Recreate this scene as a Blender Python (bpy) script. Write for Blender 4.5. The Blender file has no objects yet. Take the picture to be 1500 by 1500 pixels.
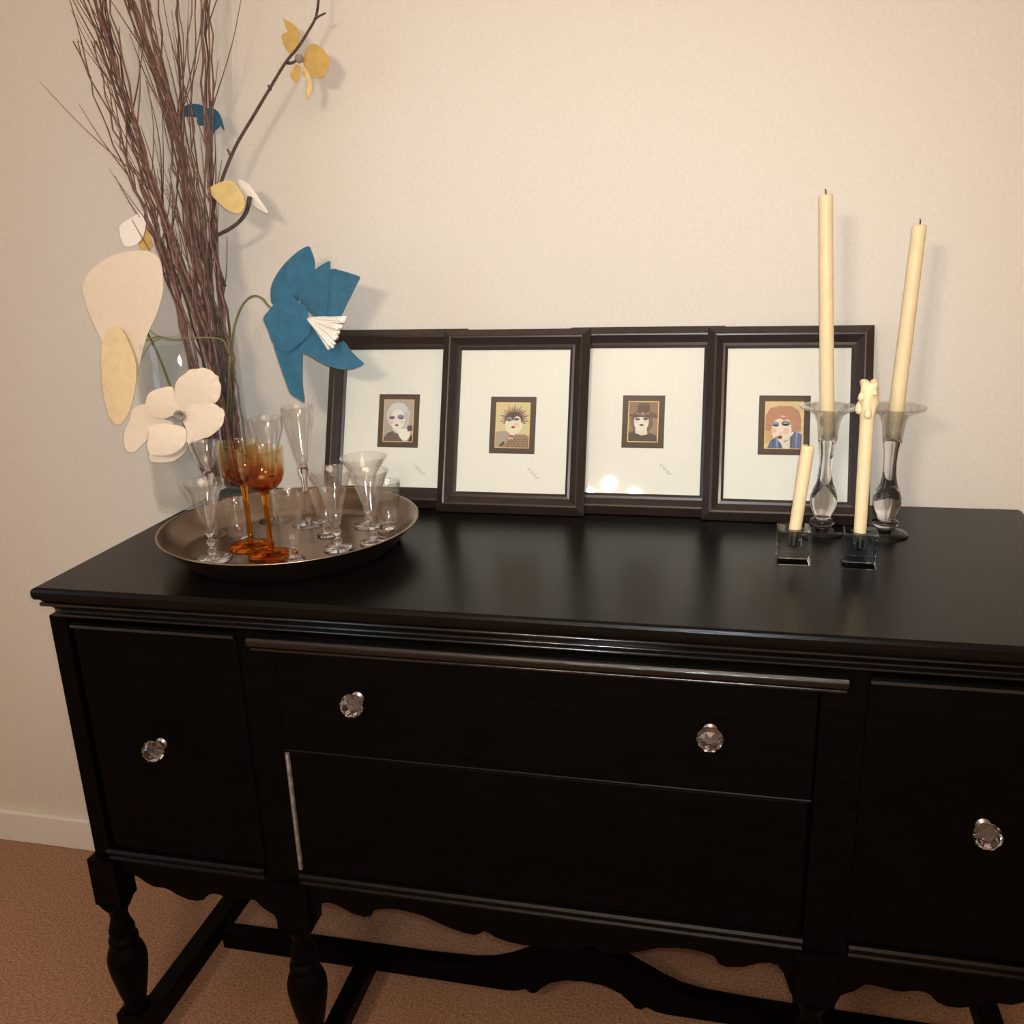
import bpy, bmesh, math, random
from mathutils import Vector, Matrix
random.seed(11)
col = bpy.context.scene.collection
ZC = 0.95                      # height of the sideboard top above the carpet
PI = math.pi

# ------------------------------------------------------------------ camera
CAM = Vector((0.2067, -1.6433, 0.4771 + ZC))
FW = Vector((-0.21882354, 0.93103091, -0.2920577))
RT = Vector((0.97519748, 0.21887227, -0.03293636))
UP = Vector((-0.03325856, 0.29202118, 0.95583341))
FPX = 1337.84
cd = bpy.data.cameras.new('camera'); cam = bpy.data.objects.new('camera', cd); col.objects.link(cam)
M3 = Matrix((RT, UP, -FW)).transposed()
cam.matrix_world = Matrix.Translation(CAM) @ M3.to_4x4()
cd.sensor_width = 36; cd.sensor_fit = 'HORIZONTAL'; cd.lens = 36 * FPX / 1500; cd.clip_start = 0.02
bpy.context.scene.camera = cam

def at(px, py, y=None, z=None):
    """point of the room seen at a pixel, on the upright plane y or the level plane z above the top"""
    d = FW + RT * ((px - 750) / FPX) - UP * ((py - 750) / FPX)
    t = (y - CAM.y) / d.y if y is not None else (z + ZC - CAM.z) / d.z
    return CAM + d * t

# ------------------------------------------------------------------ materials
def s2l(c):
    c = c / 255.0
    return c / 12.92 if c <= 0.04045 else ((c + 0.055) / 1.055) ** 2.4
def rgb(r, g, b): return (s2l(r), s2l(g), s2l(b), 1.0)

def newmat(name):
    m = bpy.data.materials.new(name); m.use_nodes = True
    n = m.node_tree.nodes; n.clear()
    return m, n, m.node_tree.links

def mat(name, c, rough=0.5, metal=0.0, noise=0.0, nscale=40, bump=0.0, bscale=None, sheen=0.0, coat=0.0, spec=0.5, stretch=(1, 1, 1), sss=0.0):
    m, n, l = newmat(name)
    o = n.new('ShaderNodeOutputMaterial'); b = n.new('ShaderNodeBsdfPrincipled')
    l.new(b.outputs[0], o.inputs[0])
    b.inputs['Base Color'].default_value = c; b.inputs['Roughness'].default_value = rough
    b.inputs['Metallic'].default_value = metal; b.inputs['Sheen Weight'].default_value = sheen
    b.inputs['Coat Weight'].default_value = coat; b.inputs['Coat Roughness'].default_value = 0.12
    b.inputs['Specular IOR Level'].default_value = spec
    if sss:
        b.inputs['Subsurface Weight'].default_value = sss; b.inputs['Subsurface Scale'].default_value = 0.006
    tc = n.new('ShaderNodeTexCoord'); mp = n.new('ShaderNodeMapping'); mp.inputs['Scale'].default_value = stretch
    l.new(tc.outputs['Object'], mp.inputs[0])
    if noise:
        t = n.new('ShaderNodeTexNoise'); t.inputs['Scale'].default_value = nscale; t.inputs['Detail'].default_value = 5
        l.new(mp.outputs[0], t.inputs['Vector'])
        r = n.new('ShaderNodeValToRGB')
        r.color_ramp.elements[0].position = 0.3; r.color_ramp.elements[1].position = 0.7
        k0, k1 = 1 - noise, 1 + noise
        r.color_ramp.elements[0].color = (c[0] * k0, c[1] * k0, c[2] * k0, 1)
        r.color_ramp.elements[1].color = (min(1, c[0] * k1), min(1, c[1] * k1), min(1, c[2] * k1), 1)
        l.new(t.outputs['Fac'], r.inputs[0]); l.new(r.outputs[0], b.inputs['Base Color'])
    if bump:
        t2 = n.new('ShaderNodeTexNoise'); t2.inputs['Scale'].default_value = bscale or nscale; t2.inputs['Detail'].default_value = 4
        l.new(mp.outputs[0], t2.inputs['Vector'])
        bp = n.new('ShaderNodeBump'); bp.inputs['Strength'].default_value = bump; bp.inputs['Distance'].default_value = 0.003
        l.new(t2.outputs['Fac'], bp.inputs['Height']); l.new(bp.outputs[0], b.inputs['Normal'])
    return m

def thin_glass(name, tint=(0.97, 0.98, 0.98, 1), edge=0.55, base=0.035, ombre=None, refr=0.0, rough=0.03):
    """blown glass wall: lets light through with a tint, mirrors more towards grazing view"""
    m, n, l = newmat(name)
    o = n.new('ShaderNodeOutputMaterial'); mx = n.new('ShaderNodeMixShader')
    tr = n.new('ShaderNodeBsdfTransparent'); gl = n.new('ShaderNodeBsdfGlossy')
    tr.inputs[0].default_value = tint; gl.inputs['Roughness'].default_value = rough; gl.inputs[0].default_value = (1, 1, 1, 1)
    lw = n.new('ShaderNodeLayerWeight'); lw.inputs[0].default_value = 0.5
    pw = n.new('ShaderNodeMath'); pw.operation = 'POWER'; pw.inputs[1].default_value = 4.0
    ma = n.new('ShaderNodeMath'); ma.operation = 'MULTIPLY_ADD'; ma.inputs[1].default_value = edge; ma.inputs[2].default_value = base
    l.new(lw.outputs['Facing'], pw.inputs[0]); l.new(pw.outputs[0], ma.inputs[0]); l.new(ma.outputs[0], mx.inputs[0])
    l.new(tr.outputs[0], mx.inputs[1]); l.new(gl.outputs[0], mx.inputs[2]); l.new(mx.outputs[0], o.inputs[0])
    if refr:
        gb = n.new('ShaderNodeBsdfGlass'); gb.inputs['IOR'].default_value = 1.48; gb.inputs['Color'].default_value = (1, 1, 1, 1)
        m2 = n.new('ShaderNodeMixShader'); m2.inputs[0].default_value = refr
        l.new(mx.outputs[0], m2.inputs[1]); l.new(gb.outputs[0], m2.inputs[2]); l.new(m2.outputs[0], o.inputs[0])
    if ombre:
        lo, hi, z0, z1 = ombre
        tc = n.new('ShaderNodeTexCoord'); sp = n.new('ShaderNodeSeparateXYZ'); mr = n.new('ShaderNodeMapRange')
        mr.inputs[1].default_value = z0; mr.inputs[2].default_value = z1
        rp = n.new('ShaderNodeValToRGB'); rp.color_ramp.elements[0].color = lo; rp.color_ramp.elements[1].color = hi
        l.new(tc.outputs['Object'], sp.inputs[0]); l.new(sp.outputs[2], mr.inputs[0]); l.new(mr.outputs[0], rp.inputs[0])
        l.new(rp.outputs[0], tr.inputs[0])
    return m

def solid_glass(name, c=(1, 1, 1, 1), ior=1.5, rough=0.0):
    m, n, l = newmat(name)
    o = n.new('ShaderNodeOutputMaterial'); g = n.new('ShaderNodeBsdfGlass')
    g.inputs[0].default_value = c; g.inputs['IOR'].default_value = ior; g.inputs['Roughness'].default_value = rough
    l.new(g.outputs[0], o.inputs[0])
    return m

def emit(name, c, s):
    m, n, l = newmat(name)
    o = n.new('ShaderNodeOutputMaterial'); e = n.new('ShaderNodeEmission')
    e.inputs[0].default_value = c; e.inputs[1].default_value = s; l.new(e.outputs[0], o.inputs[0])
    return m

MW = mat('cream_wall_paint', rgb(224, 216, 204), 0.85, noise=0.035, nscale=160, bump=0.25, bscale=220)
MCEIL = mat('ceiling_paint', rgb(235, 230, 220), 0.9)
MCARP = mat('brown_carpet', rgb(160, 114, 80), 0.95, noise=0.5, nscale=190, bump=1.0, bscale=260, sheen=0.2)
MTRIM = mat('white_trim_paint', rgb(235, 230, 222), 0.45)
MWOOD = mat('black_stained_wood', rgb(6, 4, 3), 0.45, noise=0.35, nscale=14, stretch=(1, 8, 8), bump=0.1, bscale=60, spec=0.05)
MRAIL = mat('black_satin_rail', rgb(10, 7, 5), 0.35, noise=0.4, nscale=60, stretch=(1, 8, 8), bump=0.1, bscale=60, spec=0.16)
MMOULD = mat('black_gloss_moulding', rgb(12, 10, 8), 0.22, noise=0.3, nscale=14, stretch=(1, 8, 8), bump=0.08, bscale=60, spec=0.7)
MTOP = mat('black_polished_top', rgb(11, 8, 6), 0.27, noise=0.3, nscale=10, stretch=(1, 9, 9), bump=0.05, bscale=50, spec=0.17)
MWORN = mat('worn_edge_wood', rgb(120, 112, 104), 0.6, noise=0.5, nscale=120)
MFRM = mat('dark_brown_frame', rgb(40, 29, 25), 0.36, noise=0.25, nscale=60, coat=0.12)
MMAT = mat('off_white_mat_board', rgb(236, 234, 224), 0.9, noise=0.02, nscale=200)
MBORD = mat('dark_brown_mount', rgb(70, 54, 44), 0.7)
MGOLD = mat('gold_line', rgb(226, 184, 112), 0.45, metal=0.1)
MPENC = mat('pencil_grey', rgb(170, 168, 162), 0.8)
MPIC = thin_glass('picture_glass', (0.985, 0.99, 0.985, 1), 0.5, 0.03)
MGL = thin_glass('clear_blown_glass', (0.99, 0.992, 0.992, 1), 1.0, 0.055, refr=0.08, rough=0.085)
MVASE = thin_glass('vase_glass', (0.95, 0.965, 0.97, 1), 0.6, 0.03)
MSOL = solid_glass('clear_cast_glass', (0.97, 0.98, 1, 1), 1.5)
MCRY = solid_glass('cut_crystal', (1, 1, 1, 1), 1.58)
MCUBE = solid_glass('crystal_cube_glass', (1, 1, 1, 1), 1.5)
MCUBEB = solid_glass('reflection_tinted_cube_glass', (0.86, 0.94, 1, 1), 1.5)  # blue of the phone light's reflection put into the glass colour
MAMB = thin_glass('amber_bowl_glass', (1, 0.6, 0.2, 1), 0.6, 0.06, ombre=((0.80, 0.40, 0.07, 1), (0.97, 0.91, 0.78, 1), 0.112, 0.150))
MAMS = solid_glass('amber_stem_glass', (0.92, 0.60, 0.20, 1), 1.48)
MSILV = mat('tarnished_silver', rgb(160, 140, 122), 0.26, metal=1.0, noise=0.25, nscale=16)
MBARK = mat('twig_bark', rgb(122, 90, 80), 0.8, noise=0.4, nscale=90)
MBARKD = mat('dark_twig_bark', rgb(82, 66, 60), 0.8, noise=0.4, nscale=90)
MGRN = mat('green_stem', rgb(112, 112, 72), 0.7, noise=0.2)
MTEAL = mat('teal_felt', rgb(44, 100, 126), 0.95, noise=0.14, nscale=60, bump=0.3, bscale=500, sheen=0.4)
MCREAM = mat('cream_felt', rgb(236, 218, 194), 0.95, noise=0.02, nscale=70, bump=0.25, bscale=500, sheen=0.3)
MWHITE = mat('white_felt', rgb(244, 236, 226), 0.95, bump=0.2, bscale=500, sheen=0.3)
MYEL = mat('mustard_felt', rgb(204, 166, 92), 0.95, noise=0.1, nscale=70, bump=0.25, bscale=500, sheen=0.3)
MYELP = mat('pale_yellow_felt', rgb(222, 196, 130), 0.95, noise=0.1, nscale=70, bump=0.25, bscale=500)
MCREAMY = mat('buttery_felt', rgb(232, 206, 160), 0.95, noise=0.06, nscale=70, bump=0.25, bscale=500)
MGREYF = mat('grey_felt', rgb(150, 140, 128), 0.95)
MWAX = mat('cream_wax', rgb(234, 212, 168), 0.5, noise=0.05, nscale=60, sss=0.25)
MWICK = mat('charred_wick', rgb(50, 42, 38), 0.9)
MMETAL = mat('dull_metal', rgb(150, 145, 140), 0.35, metal=1.0)

_flat = {}
def flat(r, g, b):
    k = (r, g, b)
    if k not in _flat: _flat[k] = mat('print_ink', rgb(r, g, b), 0.85)
    return _flat[k]

# ------------------------------------------------------------------ object helpers
def tag(o, label=None, cat=None, group=None, kind=None):
    if label: o['label'] = label
    if cat: o['category'] = cat
    if group: o['group'] = group
    if kind: o['kind'] = kind
    return o

def empty(name, loc, label, cat, group=None, rot=(0, 0, 0)):
    o = bpy.data.objects.new(name, None); col.objects.link(o)
    o.empty_display_size = 0.05; o.location = loc; o.rotation_euler = rot
    return tag(o, label, cat, group)

def obj(name, bm, m, parent=None, smooth=False, loc=None, bevel=0.0, recalc=True):
    if recalc: bmesh.ops.recalc_face_normals(bm, faces=bm.faces)
    me = bpy.data.meshes.new(name); bm.to_mesh(me); bm.free()
    for mm in (m if isinstance(m, list) else [m]): me.materials.append(mm)
    if smooth:
        for p in me.polygons: p.use_smooth = True
    o = bpy.data.objects.new(name, me); col.objects.link(o)
    if parent: o.parent = parent
    if loc: o.location = loc
    if bevel:
        b = o.modifiers.new('bevel', 'BEVEL'); b.width = bevel; b.segments = 2; b.limit_method = 'ANGLE'; b.angle_limit = 0.6
    return o

def BM(): return bmesh.new()

def box(bm, x0, x1, y0, y1, z0, z1):
    vs = [bm.verts.new((x, y, z)) for x in (x0, x1) for y in (y0, y1) for z in (z0, z1)]
    for f in ((0, 1, 3, 2), (4, 6, 7, 5), (0, 4, 5, 1), (2, 3, 7, 6), (0, 2, 6, 4), (1, 5, 7, 3)):
        bm.faces.new([vs[i] for i in f])
    return bm

def prism(bm, pts, a, b, axis='y'):
    """closed outline in two axes pushed along the third"""
    def mk(p, t):
        if axis == 'y': return (p[0], t, p[1])
        if axis == 'x': return (t, p[0], p[1])
        return (p[0], p[1], t)
    A = [bm.verts.new(mk(p, a)) for p in pts]; B = [bm.verts.new(mk(p, b)) for p in pts]
    n = len(pts)
    fa = bm.faces.new(A); fb = bm.faces.new(list(reversed(B)))
    for i in range(n): bm.faces.new((A[i], A[(i + 1) % n], B[(i + 1) % n], B[i]))
    bmesh.ops.triangulate(bm, faces=[fa, fb])
    return bm

def lathe(bm, prof, n=40, c=(0, 0, 0)):
    """prof: (radius, z) from axis to axis, or a closed ring when it does not touch the axis"""
    rings = []
    for r, z in prof:
        if r < 1e-6: rings.append([bm.verts.new((c[0], c[1], c[2] + z))])
        else: rings.append([bm.verts.new((c[0] + r * math.cos(2 * PI * k / n), c[1] + r * math.sin(2 * PI * k / n), c[2] + z)) for k in range(n)])
    pairs = list(zip(rings, rings[1:]))
    if len(rings[0]) > 1 and len(rings[-1]) > 1: pairs.append((rings[-1], rings[0]))
    for A, B in pairs:
        if len(A) == 1 and len(B) == 1: continue
        for k in range(n):
            k2 = (k + 1) % n
            if len(A) == 1: bm.faces.new((A[0], B[k2], B[k]))
            elif len(B) == 1: bm.faces.new((A[k], A[k2], B[0]))
            else: bm.faces.new((A[k], A[k2], B[k2], B[k]))
    return bm

def catmull(P, per=6):
    P = [Vector(p) for p in P]; out = []
    Q = [2 * P[0] - P[1]] + P + [2 * P[-1] - P[-2]]
    for i in range(1, len(Q) - 2):
        a, b, c, d = Q[i - 1:i + 3]
        for k in range(per):
            t = k / per
            out.append(0.5 * ((2 * b) + (c - a) * t + (2 * a - 5 * b + 4 * c - d) * t * t + (3 * b - a - 3 * c + d) * t ** 3))
    out.append(P[-1]); return out

def tube(bm, pts, r0, r1, n=6):
    rings = []
    for i, p in enumerate(pts):
        t = (pts[min(i + 1, len(pts) - 1)] - pts[max(i - 1, 0)]).normalized()
        a = t.cross(Vector((0.3, 1, 0.1))).normalized(); b = t.cross(a)
        f = i / (len(pts) - 1); r = (r0 * (1 - f) + r1 * f) if not callable(r0) else r0(f)
        rings.append([bm.verts.new(p + r * (math.cos(2 * PI * k / n) * a + math.sin(2 * PI * k / n) * b)) for k in range(n)])
    for A, B in zip(rings, rings[1:]):
        for k in range(n): bm.faces.new((A[k], A[(k + 1) % n], B[(k + 1) % n], B[k]))
    bm.faces.new(rings[0]); bm.faces.new(list(reversed(rings[-1])))
    return bm

def structure(name, bm, m, **k): return tag(obj(name, bm, m, **k), kind='structure')

# ------------------------------------------------------------------ the room
X0, X1, Y0, ZT = -2.3, 2.3, -3.9, 2.5
structure('floor', box(BM(), X0 - .1, X1 + .1, Y0 - .1, 0.1, -0.1, 0), MCARP)
structure('ceiling', box(BM(), X0 - .1, X1 + .1, Y0 - .1, 0.1, ZT, ZT + .1), MCEIL)
structure('wall_back', box(BM(), X0 - .1, X1 + .1, 0, 0.1, 0, ZT), MW)
structure('wall_front', box(BM(), X0 - .1, X1 + .1, Y0 - .1, Y0, 0, ZT), MW)
structure('wall_left', box(BM(), X0 - .1, X0, Y0, 0, 0, ZT), MW)
structure('wall_right', box(BM(), X1, X1 + .1, Y0, 0, 0, ZT), MW)
structure('baseboard_back', box(BM(), X0, X1, -0.014, 0, 0, 0.085), MTRIM, bevel=0.003)
# unseen window added to the left wall, its pane glowing as cool fill
w = BM()
for a in ((-2.30, -2.24, .95, 2.2), (-1.36, -1.30, .95, 2.2), (-2.24, -1.36, .95, 1.01), (-2.24, -1.36, 2.14, 2.2), (-2.24, -1.36, 1.56, 1.60)):
    box(w, X0, X0 + .04, a[0], a[1], a[2], a[3])
win = structure('fill_window_1', w, MTRIM)
obj('fill_pane', box(BM(), X0 + .005, X0 + .012, -2.24, -1.36, 1.01, 2.14), emit('fill_window_glow', (0.55, 0.78, 1.0, 1), 3.2), win)

# ------------------------------------------------------------------ sideboard
XL, XR, D = -0.777, 0.711, 0.58
sb = empty('sideboard', (0, -0.3, 0), 'long black wooden sideboard with crystal knobs, scalloped apron and turned legs', 'sideboard')
inv = Matrix.Translation((0, 0.3, 0))
def sbp(name, bm, m=MWOOD, smooth=False, bevel=0.0, parent=None):
    if parent is None:
        bm.transform(inv); return obj(name, bm, m, sb, smooth, bevel=bevel)
    bm.transform(inv); return obj(name, bm, m, parent, smooth, bevel=bevel)
Z = lambda d: ZC - d
# top board: rounded lip, cove, bead below; profile in (y, z) run along x with mitred ends
def arc(cx, cz, r, a0, a1, n=7):
    return [(cx + r * math.cos(math.radians(a0 + (a1 - a0) * k / n)), cz + r * math.sin(math.radians(a0 + (a1 - a0) * k / n))) for k in range(n + 1)]
def run_profile(bm, prof, x0, x1, endless=True):
    """front moulding profile (outward distance, z) carried round the two ends and the front"""
    loops = []
    for o, z in prof:
        loops.append([(x0 - o, -0.012, z), (x0 - o, -0.55 - o, z), (x1 + o, -0.55 - o, z), (x1 + o, -0.012, z)])
    V = [[bm.verts.new(p) for p in L] for L in loops]
    for A, B in zip(V, V[1:]):
        for k in range(4): bm.faces.new((A[k], A[(k + 1) % 4], B[(k + 1) % 4], B[k]))
    bm.faces.new(V[0]); bm.faces.new(list(reversed(V[-1])))
    return bm
sbp('tabletop', run_profile(BM(), [(.024, Z(0)), (.0285, Z(.002)), (.030, Z(.006)), (.030, Z(.013)), (.028, Z(.018)), (.022, Z(.0205)), (.0215, Z(.0225))], XL + .030, XR - .030), MTOP)
sbp('top_moulding', run_profile(BM(), [(.0185, Z(.0225))] + arc(.0195, Z(.0275), .0042, 80, -80) + [(.014, Z(.0335)), (.0105, Z(.038)), (.010, Z(.0435))] + arc(.0105, Z(.0482), .0038, 80, -80) + [(.004, Z(.053))], XL + .030, XR - .030), MMOULD, smooth=True)
xl, xr = XL + .016, XR - .016
sbp('carcass', box(BM(), xl, xr, -0.535, -0.014, Z(.476), Z(.053)))
yf = -0.55
PX = (-0.762, -0.437, 0.371, 0.696)            # leg posts, left to right
for i, x in enumerate(PX):
    h = 0.029 if i in (1, 2) else 0.0145
    sbp('post', box(BM(), x - h, x + h, yf - .004, -0.52, Z(.545), Z(.0535)), bevel=0.002)
# knobs
def knob(x, z, y, parent):
    b = lathe(BM(), [(0, 0), (.0085, 0), (.0095, .003), (.006, .006), (.0055, .012), (.0075, .014), (0, .014)], 24)
    R = Matrix.Translation((x, y, z)) @ Matrix.Rotation(PI / 2, 4, 'X')
    b.transform(R)
    sbp('knob_base', b, MMETAL, parent=parent)['label'] = 'dull metal collar behind the crystal knob'
    c = BM()
    n = 8; rings = []
    for r, h, o in ((.0085, .0135, 0), (.0165, .021, .5), (.0175, .026, 0), (.0155, .032, .5), (.009, .037, 0)):
        rings.append([c.verts.new((r * math.cos(2 * PI * (k + o) / n), r * math.sin(2 * PI * (k + o) / n), h)) for k in range(n)])
    for j, (A, B) in enumerate(zip(rings, rings[1:])):
        o = 0 if j % 2 == 0 else 1
        for k in range(n):
            if o == 0: c.faces.new((A[k], B[k], B[k - 1])); c.faces.new((A[k], A[(k + 1) % n], B[k]))
            else: c.faces.new((A[k], B[(k + 1) % n], B[k])); c.faces.new((A[k], A[(k + 1) % n], B[(k + 1) % n]))
    c.faces.new(rings[0]); c.faces.new(rings[-1])
    c.transform(R)
    return c
def add_knob(x, z, y, parent):
    c = knob(x, z, y, parent)
    sbp('knob', c, MCRY, parent=parent)['label'] = 'faceted clear crystal knob'
# doors left and right
for (a, b, kx) in ((-0.733, -0.464, -0.612), (0.398, 0.667, 0.546)):
    d = sbp('door', box(BM(), a, b, yf - .008, -0.536, Z(.458), Z(.060)), bevel=0.0025)
    m = BM(); prism(m, [(yf - .0085, Z(.060)), (yf - .015, Z(.062)), (yf - .016, Z(.066)), (yf - .0085, Z(.070))], a, b, 'x')
    sbp('door_moulding', m, MMOULD, parent=d)
    add_knob(kx, Z(.2535), yf - .008, d)
# wide top drawer with a heavy moulded lip
dr = sbp('drawer', box(BM(), -0.405, 0.339, yf - .010, -0.536, Z(.243), Z(.066)), bevel=0.002)
lipp = [(yf - .002, Z(.0566)), (yf - .016, Z(.0572))] + [(yf - d, z) for d, z in arc(.0215, Z(.0640), .0068, 100, 0)] + [(yf - .0262, Z(.0700)), (yf - .0225, Z(.0745)), (yf - .0185, Z(.0770))] + [(yf - d, z) for d, z in arc(.0150, Z(.0792), .0030, 60, -70)] + [(yf - .010, Z(.0825)), (yf - .002, Z(.0825))]
m = BM(); prism(m, lipp, -0.437, 0.371, 'x')
sbp('drawer_moulding', m, MMOULD, parent=dr)
m = BM(); prism(m, [(yf - .0098, Z(.2425)), (yf - .0112, Z(.2437)), (yf - .0112, Z(.2450)), (yf - .0098, Z(.2456))], -0.405, 0.339, 'x')
sbp('drawer_bead', m, MRAIL, parent=dr)
add_knob(-0.2814, Z(.1457), yf - .010, dr); add_knob(0.2076, Z(.1504), yf - .010, dr)
# deep lower drawer front
lo = sbp('lower_panel', box(BM(), -0.402, 0.336, yf - .006, -0.536, Z(.461), Z(.249)), bevel=0.002)
m = BM(); prism(m, [(-0.4105, yf - .0035), (-0.4062, yf - .0090), (-0.4028, yf - .0088), (-0.4022, yf - .0035)], Z(.456), Z(.252), 'z')
e = sbp('worn_edge', m, MWORN, parent=lo); e['label'] = 'worn pale grey left edge of the lower panel'
# bottom rail
m = BM(); prism(m, [(-0.536, Z(.463)), (yf - .010, Z(.463)), (yf - .0135, Z(.466)), (yf - .0135, Z(.469)), (yf - .009, Z(.473)), (yf - .008, Z(.477)), (yf - .011, Z(.4795)), (yf - .010, Z(.483)), (-0.536, Z(.484))], PX[0] + .0145, PX[1] - .03, 'x')
sbp('bottom_rail', m, MRAIL)
for a, b in ((PX[1] + .03, PX[2] - .03), (PX[2] + .03, PX[3] - .0145)):
    m = BM(); prism(m, [(-0.536, Z(.463)), (yf - .010, Z(.463)), (yf - .0135, Z(.466)), (yf - .0135, Z(.469)), (yf - .009, Z(.473)), (yf - .008, Z(.477)), (yf - .011, Z(.4795)), (yf - .010, Z(.483)), (-0.536, Z(.484))], a, b, 'x')
    sbp('bottom_rail', m, MRAIL)
# scalloped aprons
def apron(pts, x0, x1):
    p = [Vector((a, b, 0)) for a, b in pts]
    low = [(v.x, ZC - v.y) for v in p]
    m = BM(); rows = [[m.verts.new((a, y, q)) for y, q in ((yf - .002, Z(.478)), (yf - .002, b), (yf + .018, b), (yf + .018, Z(.478)))] for a, b in low]
    for A, B in zip(rows, rows[1:]):
        for k in range(4): m.faces.new((A[k], A[(k + 1) % 4], B[(k + 1) % 4], B[k]))
    m.faces.new(rows[0]); m.faces.new(list(reversed(rows[-1])))
    return sbp('apron', m)
cmid = [(-.403, .575), (-.395, .560), (-.386, .532), (-.377, .5195), (-.365, .517), (-.350, .521), (-.330, .531), (-.308, .535), (-.297, .531), (-.290, .519), (-.275, .5145), (-.255, .512), (-.235, .5135), (-.210, .518), (-.185, .528), (-.165, .535), (-.145, .5395), (-.130, .540), (-.122, .536), (-.117, .531), (-.110, .532), (-.098, .539), (-.080, .544), (-.060, .546), (-.033, .5465)]
cmid = cmid + [(-.066 - x, z) for x, z in reversed(cmid[:-1])]
apron(cmid, -.403, .337)
cl = [(-.745, .506), (-.715, .513), (-.703, .518), (-.690, .527), (-.679, .5325), (-.660, .5325), (-.650, .5345), (-.635, .543), (-.617, .549), (-.600, .5495), (-.588, .545), (-.578, .534), (-.568, .530), (-.556, .531), (-.545, .535), (-.530, .5355), (-.505, .531), (-.494, .532), (-.482, .545), (-.464, .556), (-.457, .575)]
apron(cl, -.745, -.457)
apron([(-.066 - x, z) for x, z in reversed(cl)], -.066 + .457, -.066 + .745)
# side panels' lower rails
# legs
def leg_bm(x, y, front=True):
    m = BM()
    hb = .024 if abs(x) > .5 else .028
    box(m, x - hb, x + hb, y - .021, y + .024, Z(.575), Z(.486))
    lathe(m, [(0, Z(.574)), (0.0276, Z(.575)), (0.0230, Z(.585)), (0.0155, Z(.598)), (0.0144, Z(.610)), (0.0172, Z(.622)), (0.0213, Z(.634)), (0.0213, Z(.640)), (0.0172, Z(.644)), (0.0178, Z(.649)), (0.0242, Z(.653)), (0.0247, Z(.659)), (0.0207, Z(.663)), (0.0224, Z(.667)), (0.0282, Z(.676)), (0.0322, Z(.690)), (0.0328, Z(.705)), (0.0301, Z(.728)), (0.0247, Z(.758)), (0.0190, Z(.785)), (0.0172, Z(.797)), (0.0230, Z(.803)), (0, Z(.804))], 28, (x, y, 0))
    box(m, x - .024, x + .024, y - .024, y + .024, Z(.880), Z(.803))
    lathe(m, [(0, Z(.878)), (.014, Z(.880)), (.015, Z(.888)), (.024, Z(.897)), (.028, Z(.912)), (.025, Z(.930)), (.017, Z(.944)), (.015, Z(.95)), (0, Z(.95))], 28, (x, y, 0))
    return m
def smooth_lathes(o):
    for p in o.data.polygons: p.use_smooth = len(p.vertices) == 4 and p.area < 2.2e-4
for x, y in ((PX[0], -.543), (PX[1] + .009, -.539), (PX[2] - .009, -.539), (PX[3], -.543), (PX[0], -.055), (PX[3], -.055)):
    smooth_lathes(sbp('leg', leg_bm(x, y)))
# stretchers
for x in (PX[0] + .003, PX[3] - .003):
    sbp('side_stretcher', box(BM(), x - .019, x + .019, -.519, -.079, Z(.872), Z(.832)), bevel=0.003)
for x in (-.418, .352):
    sbp('cross_stretcher', box(BM(), x - .017, x + .017, -.519, -.314, Z(.870), Z(.834)), bevel=0.003)
st = [(-.733, .842), (-.30, .840), (-.215, .836), (-.175, .829), (-.140, .815), (-.105, .796), (-.070, .778), (-.035, .766), (0, .762)]
up = st + [(-x, z) for x, z in reversed(st[:-1])]
up = [(x, z) if x < .6 else (.667, z) for x, z in up]
bt = [(-.733, .880), (-.20, .880), (-.150, .880), (-.130, .878), (-.120, .870), (-.112, .870), (-.102, .878), (-.092, .876), (-.082, .864), (-.065, .848), (-.035, .836), (0, .833)]
bt = bt + [(-x, z) for x, z in reversed(bt[:-1])]
bt = [(x, z) if x < .6 else (.667, z) for x, z in bt]
sbp('long_stretcher', prism(BM(), [(x, Z(z)) for x, z in up] + [(x, Z(z)) for x, z in reversed(bt)], -.314, -.284), bevel=0.003)

# ------------------------------------------------------------------ framed portraits
LEAN = 0.339
FWD, FHT = 0.268, 0.330
def ell(cx, cy, rx, ry, c, a0=0, a1=360, rot=0, n=28):
    pts = []
    for k in range(n if a1 - a0 == 360 else n + 1):
        a = math.radians(a0 + (a1 - a0) * k / n); x, y = rx * math.cos(a), ry * math.sin(a)
        r = math.radians(rot); pts.append((cx + x * math.cos(r) - y * math.sin(r), cy + x * math.sin(r) + y * math.cos(r)))
    return (pts, c)
def lin(p, q, w, c):
    dx, dy = q[0] - p[0], q[1] - p[1]; L = math.hypot(dx, dy); nx, ny = -dy / L * w / 2, dx / L * w / 2
    return ([(p[0] + nx, p[1] + ny), (q[0] + nx * .3, q[1] + ny * .3), (q[0] - nx * .3, q[1] - ny * .3), (p[0] - nx, p[1] - ny)], c)

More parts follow.
